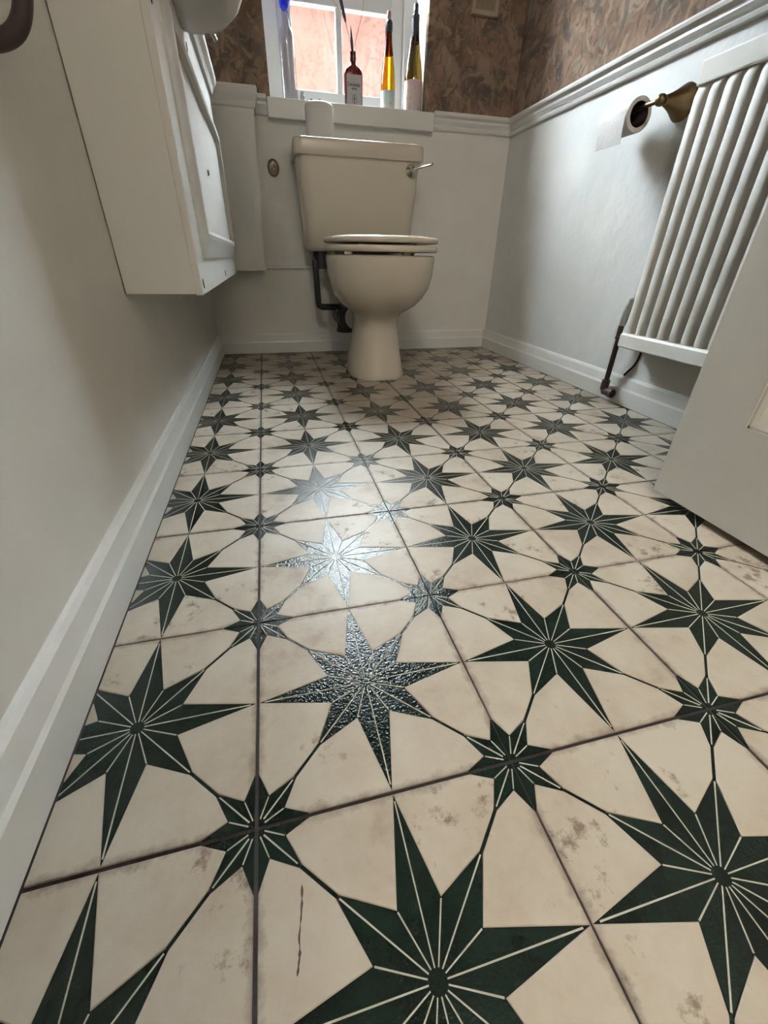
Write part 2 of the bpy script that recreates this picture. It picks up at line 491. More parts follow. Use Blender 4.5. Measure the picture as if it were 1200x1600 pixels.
fl = tag(MB().box((XL - .1, YF - .1, -0.10), (XR + .1, YB + .3, -0.0022)).build('floor', 'grout'), kind='structure')
tag(MB().box((XL - .1, YF - .1, H), (XR + .1, YB + .3, H + .1)).build('ceiling', 'ceiling_paint'), kind='structure')
wl = tag(MB().box((XL - .1, YF - .1, -0.002), (XL, YB, H)).build('wall_left', 'wall_paint'), kind='structure')
wr = tag(MB().box((XR, YF - .1, -0.002), (XR + .1, YB, H)).build('wall_right', 'plaster_paint'), kind='structure')
b = MB()
b.box((XL - .1, YB, -0.002), (WX0, YB + .3, H)); b.box((WX1, YB, -0.002), (XR + .1, YB + .3, H))
b.box((WX0, YB, -0.002), (WX1, YB + .3, WZ0)); b.box((WX0, YB, WZ1), (WX1, YB + .3, H))
wb = tag(b.build('wall_back', 'wall_paint'), kind='structure')
b = MB()
b.box((XL, YF - .1, -0.002), (-0.02, YF, H)); b.box((0.79, YF - .1, -0.002), (XR, YF, H)); b.box((-0.02, YF - .1, 2.03), (0.79, YF, H))
wf = tag(b.build('wall_front', 'wall_paint'), kind='structure')

# wallpaper sheets above the dado rail
t = 0.0015
MB().box((XL, YF, DADO1 - .02), (XL + t, YB, H)).build('wallpaper', 'wallpaper', wl)
MB().box((XR - t, YF, DADO1 - .02), (XR, YB, H)).build('wallpaper', 'wallpaper', wr)
b = MB()
b.box((XL, YB - t, DADO1 - .02), (WX0, YB, H)); b.box((WX1, YB - t, DADO1 - .02), (XR, YB, H)); b.box((WX0, YB - t, WZ1), (WX1, YB, H))
b.box((WX1 - t, YB - t, WZ0), (WX1, YB + .028, WZ1))
b.build('wallpaper', 'wallpaper', wb)

# dado rail: moulded profile, (distance off the wall, height)
DP = [(0, .830), (.007, .830), (.010, .834), (.012, .841), (.008, .845), (.012, .850), (.017, .858), (.016, .866), (.020, .868),
      (.027, .872), (.029, .878), (.026, .884), (0, .884)]
def dado(name, axis, wallc, sgn, a, b_, mats='gloss_white'):
    if axis == 'y': pts = [(wallc + sgn * d, a, z) for d, z in DP]; A, B = (0, a, 0), (0, b_, 0)
    else: pts = [(a, wallc + sgn * d, z) for d, z in DP]; A, B = (a, 0, 0), (b_, 0, 0)
    return tag(MB().prof(pts, A, B).build(name, mats), kind='structure')
dado('trim_1', 'y', XR, -1, YF, YB)
dado('trim_2', 'x', YB, -1, 0.775, XR - .001)
dado('trim_3', 'x', YB, -1, 0.09, 0.131)
dado('trim_4', 'y', XL, 1, YF, 0.700)

# skirting boards
SP = [(0, 0.0008), (.015, 0.0008), (.015, .046), (.0125, .052), (.0095, .077), (.006, .084), (0, .084)]
def skirt(name, axis, wallc, sgn, a, b_):
    if axis == 'y': pts = [(wallc + sgn * d, a, z) for d, z in SP]; A, B = (0, a, 0), (0, b_, 0)
    else: pts = [(a, wallc + sgn * d, z) for d, z in SP]; A, B = (a, 0, 0), (b_, 0, 0)
    return tag(MB().prof(pts, A, B).build(name, 'gloss_white'), kind='structure')
skirt('baseboard_left', 'y', XL, 1, YF, YB)
skirt('baseboard_right', 'y', XR, -1, YF, YB)
skirt('baseboard_back', 'x', YB, -1, XL + .015, XR - .015)

# ---------------------------------------------------------------- star tiles
T = 0.225
ZG, ZL, ZD = -0.0009, -0.00045, -0.006
def offset_poly(p, d):
    n = len(p); out = []
    area = sum(p[i][0] * p[(i + 1) % n][1] - p[(i + 1) % n][0] * p[i][1] for i in range(n))
    sg = 1 if area > 0 else -1
    for i in range(n):
        a, b_, c = Vector(p[i - 1]), Vector(p[i]), Vector(p[(i + 1) % n])
        e1 = (b_ - a).normalized(); e2 = (c - b_).normalized()
        n1 = Vector((-e1.y, e1.x)) * sg; n2 = Vector((-e2.y, e2.x)) * sg
        mi = n1 + n2
        k = mi.dot(n1)
        out.append(tuple(b_ + mi * (min(d / max(k, .25), d * 2.5))))
    return out
def sym8(poly):
    out = []
    for sw in (0, 1):
        for sx in (1, -1):
            for sy in (1, -1):
                q = [((y, x) if sw else (x, y)) for x, y in poly]
                out.append([(x * sx, y * sy) for x, y in q])
    return out
def tile_mesh(gl, gr, gb, gt):
    V, F, MI = [], [], []
    def cl(p):
        return (max(-.5 * T + gl, min(.5 * T - gr, p[0])), max(-.5 * T + gb, min(.5 * T - gt, p[1])))
    def prism(poly, zt, mi, inset=0.0):
        poly = [cl((x * T, y * T)) for x, y in poly]
        q = []
        for p in poly:
            if not q or (Vector(p) - Vector(q[-1])).length > 1e-6: q.append(p)
        if (Vector(q[0]) - Vector(q[-1])).length < 1e-6: q.pop()
        n = len(q); k = len(V)
        if inset:
            V.extend([(x, y, zt) for x, y in offset_poly(q, inset)]); V.extend([(x, y, zt - .0006) for x, y in q]); V.extend([(x, y, ZD) for x, y in q]); lv = 3
        else:
            V.extend([(x, y, zt) for x, y in q]); V.extend([(x, y, ZD) for x, y in q]); lv = 2
        F.append([k + i for i in range(n)]); MI.append(mi)
        for l in range(lv - 1):
            for i in range(n):
                j = (i + 1) % n
                F.append([k + l * n + i, k + (l + 1) * n + i, k + (l + 1) * n + j, k + l * n + j]); MI.append(mi)
    d = .0042
    for p in sym8([(.5, .0), (.172, .073), (.25 + d, .25 - d), (.355 + d, .355 - d), (.455, .4), (.5, .315)]):
        prism(p, 0.0, 0, .0007)
    kites = [[(0, 0), (.172, .073), (.5, 0), (.172, -.073)], [(0, 0), (.172, .073), (.252, .252), (.073, .172)]]
    for k in range(4):
        c_, s_ = [(1, 0), (0, 1), (-1, 0), (0, -1)][k]
        for kt in kites:
            prism([(x * c_ - y * s_, x * s_ + y * c_) for x, y in kt], ZG, 1)
        R_ = lambda P: [(x * c_ - y * s_, x * s_ + y * c_) for x, y in P]
        prism(R_([(.25 - d, .25 + d), (.25 + d, .25 - d), (.355 + d, .355 - d), (.355 - d, .355 + d)]), ZG + .0002, 1)
        prism(R_([(.5, .5), (.4, .455), (.355, .355), (.455, .4)]), ZG, 1)
        prism(R_([(.5, .5), (.455, .4), (.5, .315)]), ZG, 1)
        prism(R_([(.5, .5), (.4, .455), (.315, .5)]), ZG, 1)
        # pale inlay lines
        def line(a, b_, w0, w1):
            a, b_ = Vector(a), Vector(b_)
            n_ = Vector((-(b_ - a).y, (b_ - a).x)).normalized()
            prism(R_([tuple(a - n_ * w0), tuple(b_ - n_ * w1), tuple(b_ + n_ * w1), tuple(a + n_ * w0)]), ZL, 2)
        w = .0033
        line((.028, 0), (.47, 0), w * .6, w * .8)
        line((.021, .021), (.243, .243), w * .6, w * .8)
        line((.027, .0115), (.168, .0715), w * .55, w * .75)
        line((.0115, .027), (.0715, .168), w * .55, w * .75)
        line((.475, .475), (.365, .365), w * .8, w * .7)
        line((.487, .472), (.457, .404), w * .7, w * .6)
        line((.472, .487), (.404, .457), w * .7, w * .6)
    return V, F, MI
def chip_mark(pts, w):
    rn = random.Random(len(pts)); v = []; n_ = len(pts)
    P = spline([(x, y, .00025) for x, y in pts], 5)
    for k, p_ in enumerate(P):
        ww = w * (.35 + rn.random()) * (0.3 if k in (0, len(P) - 1) else 1)
        v += [(p_.x - ww, p_.y, .00015), (p_.x + ww * rn.uniform(.4, 1.2), p_.y, .00015)]
    f = [[2 * k, 2 * k + 1, 2 * k + 3, 2 * k + 2] for k in range(len(P) - 1)]
    return obj('chipped_glaze', v, f, 'chip', fl)
chip_mark([(.0325, -.044), (.0315, -.057), (.0290, -.070), (.0285, -.079), (.0262, -.089)], .0008)
def mk_tile(var, clip=None, cen=None):
    V, F, MI = tile_mesh(*var)
    me = bpy.data.meshes.new('tile')
    me.from_pydata(V, [], F)
    for k in ('tile_cream', 'tile_green', 'tile_line'): me.materials.append(M[k])
    for p, k in zip(me.polygons, MI): p.material_index = k
    bm = bmesh.new(); bm.from_mesh(me)
    if clip:
        for co, no in clip:
            bmesh.ops.bisect_plane(bm, geom=bm.verts[:] + bm.edges[:] + bm.faces[:], plane_co=(co[0] - cen[0], co[1] - cen[1], 0), plane_no=no, clear_outer=True)
    bm.to_mesh(me); bm.free()
    return me
WIDE, THIN = .0016, .0008
base_tiles = {}
ex0, ex1, ey0, ey1 = XL + .0165, XR - .0165, YF + .001, YB - .0165
for i in range(-1, 5):
    for j in range(-2, 9):
        var = (WIDE if i % 2 == 0 else THIN, THIN if i % 2 == 0 else WIDE, WIDE if j % 2 == 0 else THIN, THIN if j % 2 == 0 else WIDE)
        cx, cy = (i + .5) * T, (j + .5) * T
        clip = []
        if cx - T / 2 < ex0: clip.append(((ex0, 0), (-1, 0, 0)))
        if cx + T / 2 > ex1: clip.append(((ex1, 0), (1, 0, 0)))
        if cy - T / 2 < ey0: clip.append(((0, ey0), (0, -1, 0)))
        if cy + T / 2 > ey1: clip.append(((0, ey1), (0, 1, 0)))
        if clip: me = mk_tile(var, clip, (cx, cy))
        else:
            if var not in base_tiles: base_tiles[var] = mk_tile(var)
            me = base_tiles[var]
        o = bpy.data.objects.new('tile', me)
        C.objects.link(o); o.parent = fl
        o.location = Vector((cx, cy, 0)) - ORG[fl]

# ---------------------------------------------------------------- window
w1 = thing('window_1', (0.44, WY, .88), 'white painted sash window with small panes above the toilet', None, kind='structure')
def wbar(name, x0, x1, z0, z1, y0, y1, bev=.004): return MB().box((x0, y0, z0), (x1, y1, z1), bev).build(name, 'window_white', w1)
y0, y1 = WY, WY + .07
b = MB()
b.box((WX0, y0, WZ0 + .02), (.203, y1, WZ1), .004); b.box((.692, y0, WZ0 + .02), (WX1, y1, WZ1), .004)
b.box((.203, y0, WZ0 + .02), (.692, y1, .902), .004); b.box((.203, y0, 1.87), (.692, y1, WZ1), .004)
b.build('frame', 'window_white', w1)
sy0, sy1 = WY + .016, WY + .05
def sash(z0, z1, rb, rt, yo):
    s = MB(); s.box((.203, sy0 + yo, z0), (.258, sy1 + yo, z1), .004); s.box((.642, sy0 + yo, z0), (.692, sy1 + yo, z1), .004)
    s.box((.258, sy0 + yo, z0), (.642, sy1 + yo, z0 + rb), .004); s.box((.258, sy0 + yo, z1 - rt), (.642, sy1 + yo, z1), .004)
    so = s.build('sash', 'window_white', w1)
    MB().box((.425, sy0 + yo + .004, z0 + rb), (.449, sy1 + yo - .004, z1 - rt), .004).build('glazing_bar', 'window_white', so)
    for (a, c) in ((.258, .425), (.449, .642)):
        MB().box((a, sy0 + yo + .015, z0 + rb), (c, sy0 + yo + .018, z1 - rt)).build('pane', 'pane', so)
sash(.902, 1.236, .054, .046, 0)
sash(1.238, 1.87, .03, .05, .0)
sillb = tag(MB().box((.133, 1.926, .821), (.772, WY + .002, .8775), .0025).build('window_sill', 'gloss_white', w1))

# ---------------------------------------------------------------- door leaf, standing open
d1 = thing('door_1', (.765, -.33, 0), 'white panelled door standing open in front of the radiator', None, kind='structure')
DX0, DX1, DY0, DY1, DZ0, DZ1 = .745, .783, -.335, .398, .014, 1.985
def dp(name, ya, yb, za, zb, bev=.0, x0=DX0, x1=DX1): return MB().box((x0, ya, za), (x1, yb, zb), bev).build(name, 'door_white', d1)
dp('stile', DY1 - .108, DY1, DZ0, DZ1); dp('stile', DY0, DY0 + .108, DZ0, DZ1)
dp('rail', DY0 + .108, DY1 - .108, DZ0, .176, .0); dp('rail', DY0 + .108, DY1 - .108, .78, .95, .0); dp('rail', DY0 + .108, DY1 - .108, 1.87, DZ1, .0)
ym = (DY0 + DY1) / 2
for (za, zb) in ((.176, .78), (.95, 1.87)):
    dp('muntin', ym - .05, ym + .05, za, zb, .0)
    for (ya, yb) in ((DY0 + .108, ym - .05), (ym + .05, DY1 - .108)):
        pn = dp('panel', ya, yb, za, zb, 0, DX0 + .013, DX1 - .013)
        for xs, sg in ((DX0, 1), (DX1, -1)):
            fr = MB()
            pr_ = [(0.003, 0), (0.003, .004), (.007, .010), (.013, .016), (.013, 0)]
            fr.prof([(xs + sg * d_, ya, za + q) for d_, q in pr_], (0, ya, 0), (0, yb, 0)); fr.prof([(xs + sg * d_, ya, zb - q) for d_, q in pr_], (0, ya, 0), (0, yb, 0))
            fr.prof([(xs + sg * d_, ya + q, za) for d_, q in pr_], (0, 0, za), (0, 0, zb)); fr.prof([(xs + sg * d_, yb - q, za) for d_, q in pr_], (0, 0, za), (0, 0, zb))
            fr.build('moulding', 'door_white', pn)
for sg, xs in ((-1, DX0), (1, DX1)):
    MB().lathe([(.0, 0), (.026, 0), (.026, .004), (.009, .008), (.009, .03), (.024, .038), (.027, .05), (.018, .062), (0, .064)] if sg > 0 else
               [(.0, 0), (.026, 0), (.026, -.004), (.009, -.008), (.009, -.03), (.024, -.038), (.027, -.05), (.018, -.062), (0, -.064)], (xs, DY1 - .055, .98), 24, 'x').build('door_knob', 'brass', d1, smooth=True)

# ---------------------------------------------------------------- hall behind the camera
b = MB(); b.box((-.9, -1.75, -.10), (1.6, YF - .1, -.002))
tag(b.build('floor_hall', 'hall_carpet'), kind='structure')
b = MB(); b.box((-.9, -1.75, H), (1.6, YF - .1, H + .1))
tag(b.build('ceiling_hall', 'ceiling_paint'), kind='structure')
b = MB(); b.box((-1.0, -1.75, -.002), (-.9, YF - .1, H)); b.box((1.6, -1.75, -.002), (1.7, YF - .1, H)); b.box((-1.0, -1.85, -.002), (1.7, -1.75, H))
b.box((-.9, YF - .1, -.002), (XL - .1, YF, H)); b.box((XR + .1, YF - .1, -.002), (1.6, YF, H))
tag(b.build('wall_hall', 'wall_paint'), kind='structure')
lamp = thing('hall_fill_lamp', (-0.13, -1.15, H), 'unseen round opal glass lamp on the hall ceiling, added for fill light', 'lamp')  # unseen lamp, placed and tuned for fill light from the hall
MB().lathe([(0, 0), (.07, 0), (.07, -.02), (.03, -.03), (.03, -.06), (0, -.06)], (-0.13, -1.15, H), 32).build('lamp_base', 'brass', lamp, smooth=True)
MB().lathe([(.03, -.055), (.10, -.08), (.14, -.13), (.13, -.19), (.08, -.235), (0, -.25)], (-0.13, -1.15, H), 32).build('lamp_shade', 'fill_glow', lamp, smooth=True)

# ---------------------------------------------------------------- outside
pw = thing('outbuilding_wall', (.5, 6.1, -.3), 'pink rendered outbuilding wall seen through the window, unseen overhang added for shade', 'wall')
MB().box((-20, 6.0, -.3), (21, 6.22, 2.80)).build('render', 'pink_render', pw)
MB().box((-20, 5.52, 2.80), (21, 6.26, 2.87), .01).build('shade_overhang', 'paving', pw)  # unseen overhang added to keep sky light off the pink wall
b = MB(); b.box((-20, YB + .05, H + .1), (21, YB + .3, 9.0)); b.box((-20, YB + .05, -.3), (XL - .1, YB + .3, H + .1)); b.box((XR + .1, YB + .05, -.3), (21, YB + .3, H + .1))
tag(b.build('wall_exterior_blocker', 'brick_dark'), kind='structure')  # unseen dark facade, raised tall to block sky from the pink wall
tag(MB().box((-20, YB + .3, -.4), (21, 9, -.3)).build('floor_yard', 'paving'), kind='structure')

# ================================================================== FURNISHINGS
# ---------------------------------------------------------------- toilet
CX = .4365
toi = thing('toilet', (CX, 1.55, 0), 'ivory ceramic toilet with closed lid under the window', 'toilet')
rings = [egg(CX, h, yf, yc, yb, z, e) for (z, h, yf, yc, yb, e) in [
    (0.0005, .104, 1.357, 1.49, 1.70, 2.6), (.010, .106, 1.355, 1.49, 1.70, 2.6), (.05, .097, 1.364, 1.49, 1.69, 2.5), (.10, .087, 1.374, 1.49, 1.68, 2.4),
    (.16, .079, 1.382, 1.48, 1.67, 2.3), (.20, .079, 1.378, 1.47, 1.66, 2.2), (.218, .085, 1.362, 1.46, 1.67, 2.2), (.232, .106, 1.335, 1.45, 1.68, 2.2),
    (.248, .130, 1.305, 1.44, 1.69, 2.2), (.270, .149, 1.280, 1.43, 1.70, 2.25), (.300, .164, 1.258, 1.42, 1.71, 2.3), (.335, .172, 1.243, 1.42, 1.72, 2.3),
    (.38, .176, 1.233, 1.42, 1.73, 2.3), (.392, .176, 1.232, 1.42, 1.73, 2.3), (.396, .172, 1.237, 1.42, 1.73, 2.3),
    (.396, .125, 1.29, 1.42, 1.62, 2.1), (.37, .12, 1.30, 1.42, 1.61, 2.1), (.30, .09, 1.34, 1.43, 1.57, 2.0), (.25, .05, 1.40, 1.45, 1.52, 2.0)]]
b = MB().loft(rings)
b.loft([rrect(CX - .13, CX + .13, 1.62, 1.93, z, r) for z, r in ((.33, .04), (.36, .05), (.405, .05))])
bowl = b.build('bowl', 'ceramic', toi, smooth=True, sharp=50)
for sx in (-1, 1):
    MB().lathe([(0, 0), (.010, 0), (.010, .004), (.006, .008), (0, .009)], (CX + sx * .098, 1.56, .012), 16).build('screw_cap', 'seat_plastic', bowl, smooth=True)
def slab(z0, z1, hw, yf, yb, rnd, hole=None):
    rs = []
    for z, d_ in ((z0, rnd), (z0 + rnd * .6, rnd * .25), ((z0 + z1) / 2, 0), (z1 - rnd * .6, rnd * .25), (z1, rnd)):
        rs.append(egg(CX, hw - d_, yf + d_, 1.42, yb - d_, z, 2.35))
    return rs
rs = slab(.4045, .4215, .181, 1.219, 1.655, .004)
inner = [egg(CX, .115, 1.29, 1.42, 1.60, z, 2.1) for z in (.4215, .4045)]
b = MB().loft(rs + inner, False, False)
n = 48; k = len(rs) + 1
b.f += [[k * n + i, k * n + (i + 1) % n, (i + 1) % n, i] for i in range(n)]
seat = b.build('seat', 'seat_plastic', toi, smooth=True, sharp=60)
for (px, py) in ((-.13, 1.29), (-.13, 1.5), (.13, 1.5), (.045, 1.262)):
    MB().box((CX + px - .012, py - .01, .396), (CX + px + .012, py + .01, .4055), .002).build('buffer', 'seat_plastic', seat)
lr = slab(.4285, .443, .1825, 1.216, 1.66, .004) + [egg(CX, .150, 1.26, 1.42, 1.63, .4475, 2.2), egg(CX, .06, 1.36, 1.42, 1.5, .4495, 2.0)]
lid = MB().loft(lr).build('lid', 'seat_plastic', toi, smooth=True, sharp=60)
for sx in (-1, 1):
    MB().tube([(CX + sx * .075 - .02, 1.668, .428), (CX + sx * .075 + .02, 1.668, .428)], .011, 14).build('hinge', 'seat_plastic', lid, smooth=True)
    MB().tube([(CX + sx * .09, 1.30, .4208), (CX + sx * .09, 1.30, .4292)], .007, 10).build('buffer', 'seat_plastic', lid, smooth=True)
tk = MB().loft([rrect(CX - hw + .002, CX + hw + .002, yf, 1.945, z, r) for (z, hw, yf, r) in (
    (.407, .195, 1.79, .05), (.412, .206, 1.779, .055), (.425, .213, 1.770, .055), (.50, .2175, 1.756, .05), (.60, .2235, 1.742, .045), (.698, .228, 1.731, .04))])
tank = tk.build('cistern', 'ceramic', toi, smooth=True, sharp=50)
tl = MB().loft([rrect(CX + .001 - hw, CX + .001 + hw, yf, 1.948, z, r) for (z, hw, yf, r) in (
    (.693, .236, 1.722, .03), (.697, .239, 1.719, .032), (.715, .2395, 1.7185, .034), (.733, .2385, 1.7195, .034), (.739, .236, 1.722, .032), (.742, .228, 1.730, .03))])
tl.build('cistern_lid', 'ceramic', toi, smooth=True, sharp=50)
lv = MB().lathe([(0, 0), (.019, 0), (.0195, -.004), (.013, -.011), (.008, -.016), (.008, -.03), (0, -.031)], (.625, 1.734, .667), 26, 'y').build('flush_lever', 'chrome', toi, smooth=True)
MB().tube(spline([(.625, 1.708, .667), (.650, 1.700, .673), (.675, 1.693, .679), (.697, 1.688, .684)], 5), [.0045] * 8 + [.0042] * 4 + [.0045, .0045, .0045, .003], 12).build('lever_arm', 'chrome', lv, smooth=True)

# black waste pipes behind the pan
op = thing('overflow_pipe', (.28, 1.85, .2), 'thin black overflow pipe dropping from the cistern beside the toilet bowl', 'pipe')
b = MB(); b.tube([(.286, 1.84, .4065), (.286, 1.84, .385)], .030, 22); b.tube([(.286, 1.84, .388), (.286, 1.84, .345)], .025, 22)
b.build('pipe_coupling', 'black_plastic', op, smooth=True)
b = MB(); b.tube(spline([(.262, 1.835, .375), (.262, 1.83, .34), (.2645, 1.82, .22)], 5) + [Vector((.268, 1.82, .209)), Vector((.278, 1.82, .2045)), Vector((.36, 1.82, .203))], .0125, 14)
b.build('pipe', 'black_plastic', op, smooth=True)
sp = thing('soil_pipe', (.40, 1.82, .1), 'black soil pipe with white rubber collar behind the toilet pedestal', 'pipe')
b = MB(); b.tube([(.385, 1.75, .163), (.385, 1.952, .163)], .045, 28); b.build('pipe', 'black_plastic', sp, smooth=True)
b = MB(); b.tube([(.372, 1.80, .205), (.37, 1.80, .185)], .022, 18); b.tube([(.375, 1.80, .12), (.375, 1.80, .108)], .040, 22); b.tube([(.355, 1.80, .20), (.36, 1.80, .115)], .02, 14)
b.build('branch_socket', 'black_plastic', sp, smooth=True)
b = MB(); b.lathe([(.036, 0), (.042, 0), (.045, .012), (.046, .03), (.042, .036), (.036, .03)], (.405, 1.682, .172), 32, 'y'); b.tube([(.41, 1.681, .175), (.408, 1.748, .172)], .036, 28)
b.build('collar', 'rubber_white', sp, smooth=True)

# thin white pipe on the back wall
b = MB(); b.tube([(.066, 1.947, .346), (.30, 1.947, .348), (.80, 1.947, .350)], .0055, 12)
o = b.build('wall_pipe', 'gloss_white', smooth=True)
tag(o, 'thin white pipe running level along the back wall behind the toilet', 'pipe')

# toilet roll on the cistern
def roll(name, cx, cy, z0, z1, r, rc, label):
    o = thing(name, (cx, cy, z0), label, 'toilet roll', None)
    prof = [(rc, z0), (r - .002, z0), (r, z0 + .003), (r, z1 - .008), (r - .003, z1 - .003), (r - .008, z1), (rc, z1)]
    b = MB().lathe([(a, h) for a, h in prof], (cx, cy, 0), 40)
    nn = 40; L_ = len(prof)
    b.f = b.f[:-2] + [[i, (i + 1) % nn, (L_ - 1) * nn + (i + 1) % nn, (L_ - 1) * nn + i] for i in range(nn)]
    b.build('paper', 'paper', o, smooth=True)
    b = MB().lathe([(rc - .0008, z0 + .0002), (rc - .0008, z1 - .0005)], (cx, cy, 0), 32); b.f = b.f[:-2]
    b.build('card_core', 'card_core', o, smooth=True)
    return o
roll('toilet_roll', .307, 1.83, .7425, .848, .050, .021, 'white toilet roll standing upright on the cistern lid')

# ---------------------------------------------------------------- left side: panelled cupboard, corner boxing, basin
cu = thing('panelled_cupboard', (XL, 1.2, .33), 'white wall-hung panelled cupboard with moulding under the basin', 'cupboard')
FX = -.053
CY0, CY1, CZ0, CZ1 = .706, 1.775, .330, .872
MB().box((XL + .002, CY0, CZ0), (FX - .012, CY1, CZ1), .001).build('carcass', 'cupboard_white', cu)
fp = MB().box((FX - .012, CY0 + .0005, CZ0 - .002), (FX, CY1, CZ1), .0015).build('front_panel', 'cupboard_white', cu)
PM = [(0, 0), (.003, 0), (.008, .018), (.0135, .034), (.0145, .041), (.012, .048), (.003, .051), (0, .051)]
ma, mb_, mc, md = .792, 1.748, .382, .752
mr_ = [[(FX + d_ - (.0005 if d_ == 0 else 0), ma + q, mc + q), (FX + d_ - (.0005 if d_ == 0 else 0), mb_ - q, mc + q), (FX + d_ - (.0005 if d_ == 0 else 0), mb_ - q, md - q), (FX + d_ - (.0005 if d_ == 0 else 0), ma + q, md - q)] for d_, q in PM]
MB().loft(mr_, False, False).build('moulding', 'cupboard_white', fp)
for (ya, za) in ((.735, .345), (1.262, .345), (.735, .690), (1.19, .772)):
    MB().lathe([(0, .0), (.0055, .0), (.005, .0012), (0, .0014)], (FX - .0004, ya, za), 14, 'x', 1.0, 1.5).build('screw', 'dark_shade', fp)
MB().lathe([(0, 0), (.006, 0), (.005, .003), (0, .004)], (FX - .0004, 1.215, .562), 16, 'x').build('screw', 'old_silver', fp)
cornice = [(0, .832), (.008, .832), (.014, .846), (.024, .858), (.026, .872), (0, .872)]
for (ya, yb) in ((CY0, .885), (1.30, CY1)):
    MB().prof([(FX + d_, ya, z) for d_, z in cornice], (0, ya, 0), (0, yb, 0)).build('cornice', 'cupboard_white', cu)

bx_ = thing('corner_boxing', (-.05, 1.9, .335), 'white pipe boxing with moulded cap in the back left corner', 'boxing')
BY = 1.862
def taper(x0a, x1a, x0b, x1b, y0, y1, z0, z1):
    v = [(x0a, y0, z0), (x1a, y0, z0), (x1a, y1, z0), (x0a, y1, z0), (x0b, y0, z1), (x1b, y0, z1), (x1b, y1, z1), (x0b, y1, z1)]
    return MB().add(v, [(3, 2, 1, 0), (4, 5, 6, 7), (0, 1, 5, 4), (1, 2, 6, 5), (2, 3, 7, 6), (3, 0, 4, 7)])
taper(XL + .002, .060, XL + .002, .086, BY, YB - .001, .335, .884).build('case', 'cupboard_white', bx_)
def capring(d_, z): return [(XL + .002, BY - d_, z), (.084 + d_, BY - d_, z), (.084 + d_, YB - .001, z), (XL + .002, YB - .001, z)]
MB().loft([capring(d_, z) for d_, z in ((.001, .826), (.005, .830), (.006, .840), (.004, .844), (.008, .852), (.014, .862), (.016, .876), (.013, .884), (0, .886))]).build('cap', 'gloss_white', bx_)
taper(XL + .002, .057, XL + .002, .072, BY + .012, YB - .0016, .886, H - .001).build('papered_upper', 'wallpaper', bx_)

ba = thing('washbasin', (-.03, 1.08, .75), 'small white ceramic washbasin bulging over the panelled cupboard', 'basin')
BC = (-.028, 1.08)
def bring(fr, z):
    return [(max(FX + .0005 if z < .873 else XL + .003, BC[0] + .130 * fr * math.cos(2 * math.pi * i / 48)), BC[1] + .185 * fr * math.sin(2 * math.pi * i / 48), z) for i in range(48)]
outer = [(.12, .779), (.36, .782), (.55, .790), (.72, .808), (.84, .835), (.92, .872), (.965, .90), (1.0, .915), (1.03, .925), (1.03, .937), (.99, .942), (.90, .938), (.82, .90), (.70, .84), (.4, .815), (.08, .80)]
MB().loft([bring(f_, z) for f_, z in outer]).build('bowl', 'basin_ceramic', ba, smooth=True, sharp=70)
b = MB(); b.tube([(.004, 1.16, .802), (.004, 1.16, .788)], .007, 14); b.tube([(.004, 1.16, .790), (.010, 1.172, .783)], .0045, 10)
b.build('fixing_nut', 'chrome', ba, smooth=True)

# dark curved bracket on the left wall
hk = thing('wall_bracket', (XL, .45, .6), 'dark brown curved metal bracket on the left wall near the camera', 'bracket')
b = MB(); b.tube(spline([(XL + .004, .45, .665), (-.150, .45, .662), (-.126, .45, .635), (-.123, .45, .600), (-.129, .45, .577), (-.140, .45, .562), (-.156, .45, .554), (XL + .003, .45, .552)], 7), .0075, 16)
b.build('bar', 'bronze', hk, smooth=True)
for z in (.665, .552):
    MB().lathe([(0, 0), (.016, 0), (.015, .004), (.009, .007), (0, .007)], (XL, .45, z), 24, 'x').build('rosette', 'bronze', hk, smooth=True)

# oval medallion on the back wall
md_ = thing('wall_medallion', (.134, YB, .68), 'small oval tarnished metal medallion on the wall left of the cistern', 'medallion')
b = MB(); b.lathe([(0, 0), (.0205, 0), (.021, -.003), (.019, -.004), (0, -.004)], (.134, YB, .680), 32, 'y', 1.0, 1.28); b.build('plate', 'old_silver', md_, smooth=True)
pts = [(.134 + .0195 * math.cos(a * math.pi / 18), YB - .005, .680 + .0252 * math.sin(a * math.pi / 18)) for a in range(37)]
MB().tube(pts, .0028, 8, False).build('rim', 'old_silver', md_, smooth=True)
b = MB()
for (dx, dz, r_) in ((-.004, .003, .006), (.003, -.004, .0065), (.005, .007, .004), (-.005, -.009, .004)):
    b.lathe([(r_, 0), (r_ * .8, -.004), (r_ * .4, -.006), (0, -.0065)], (.134 + dx, YB - .0035, .68 + dz), 12, 'y')
b.build('relief', 'chrome', md_, smooth=True)

# small picture frame on the back wall
pf = thing('picture_frame', (.95, YB, 1.155), 'small gilt picture frame on the wallpaper right of the window', 'picture')
px0, px1, pz0, pz1 = .897, 1.000, 1.156, 1.285
b = MB()
for (lo, hi) in (((px0, px0 + .014), (pz0, pz1)), ((px1 - .014, px1), (pz0, pz1)), ((px0 + .014, px1 - .014), (pz0, pz0 + .014)), ((px0 + .014, px1 - .014), (pz1 - .014, pz1))):
    b.box((lo[0], YB - .018, hi[0]), (lo[1], YB - .0018, hi[1]), .002)
b.build('frame', 'frame_gilt', pf)
MB().box((px0 + .013, YB - .010, pz0 + .013), (px1 - .013, YB - .004, pz1 - .013)).build('print', 'picture', pf)

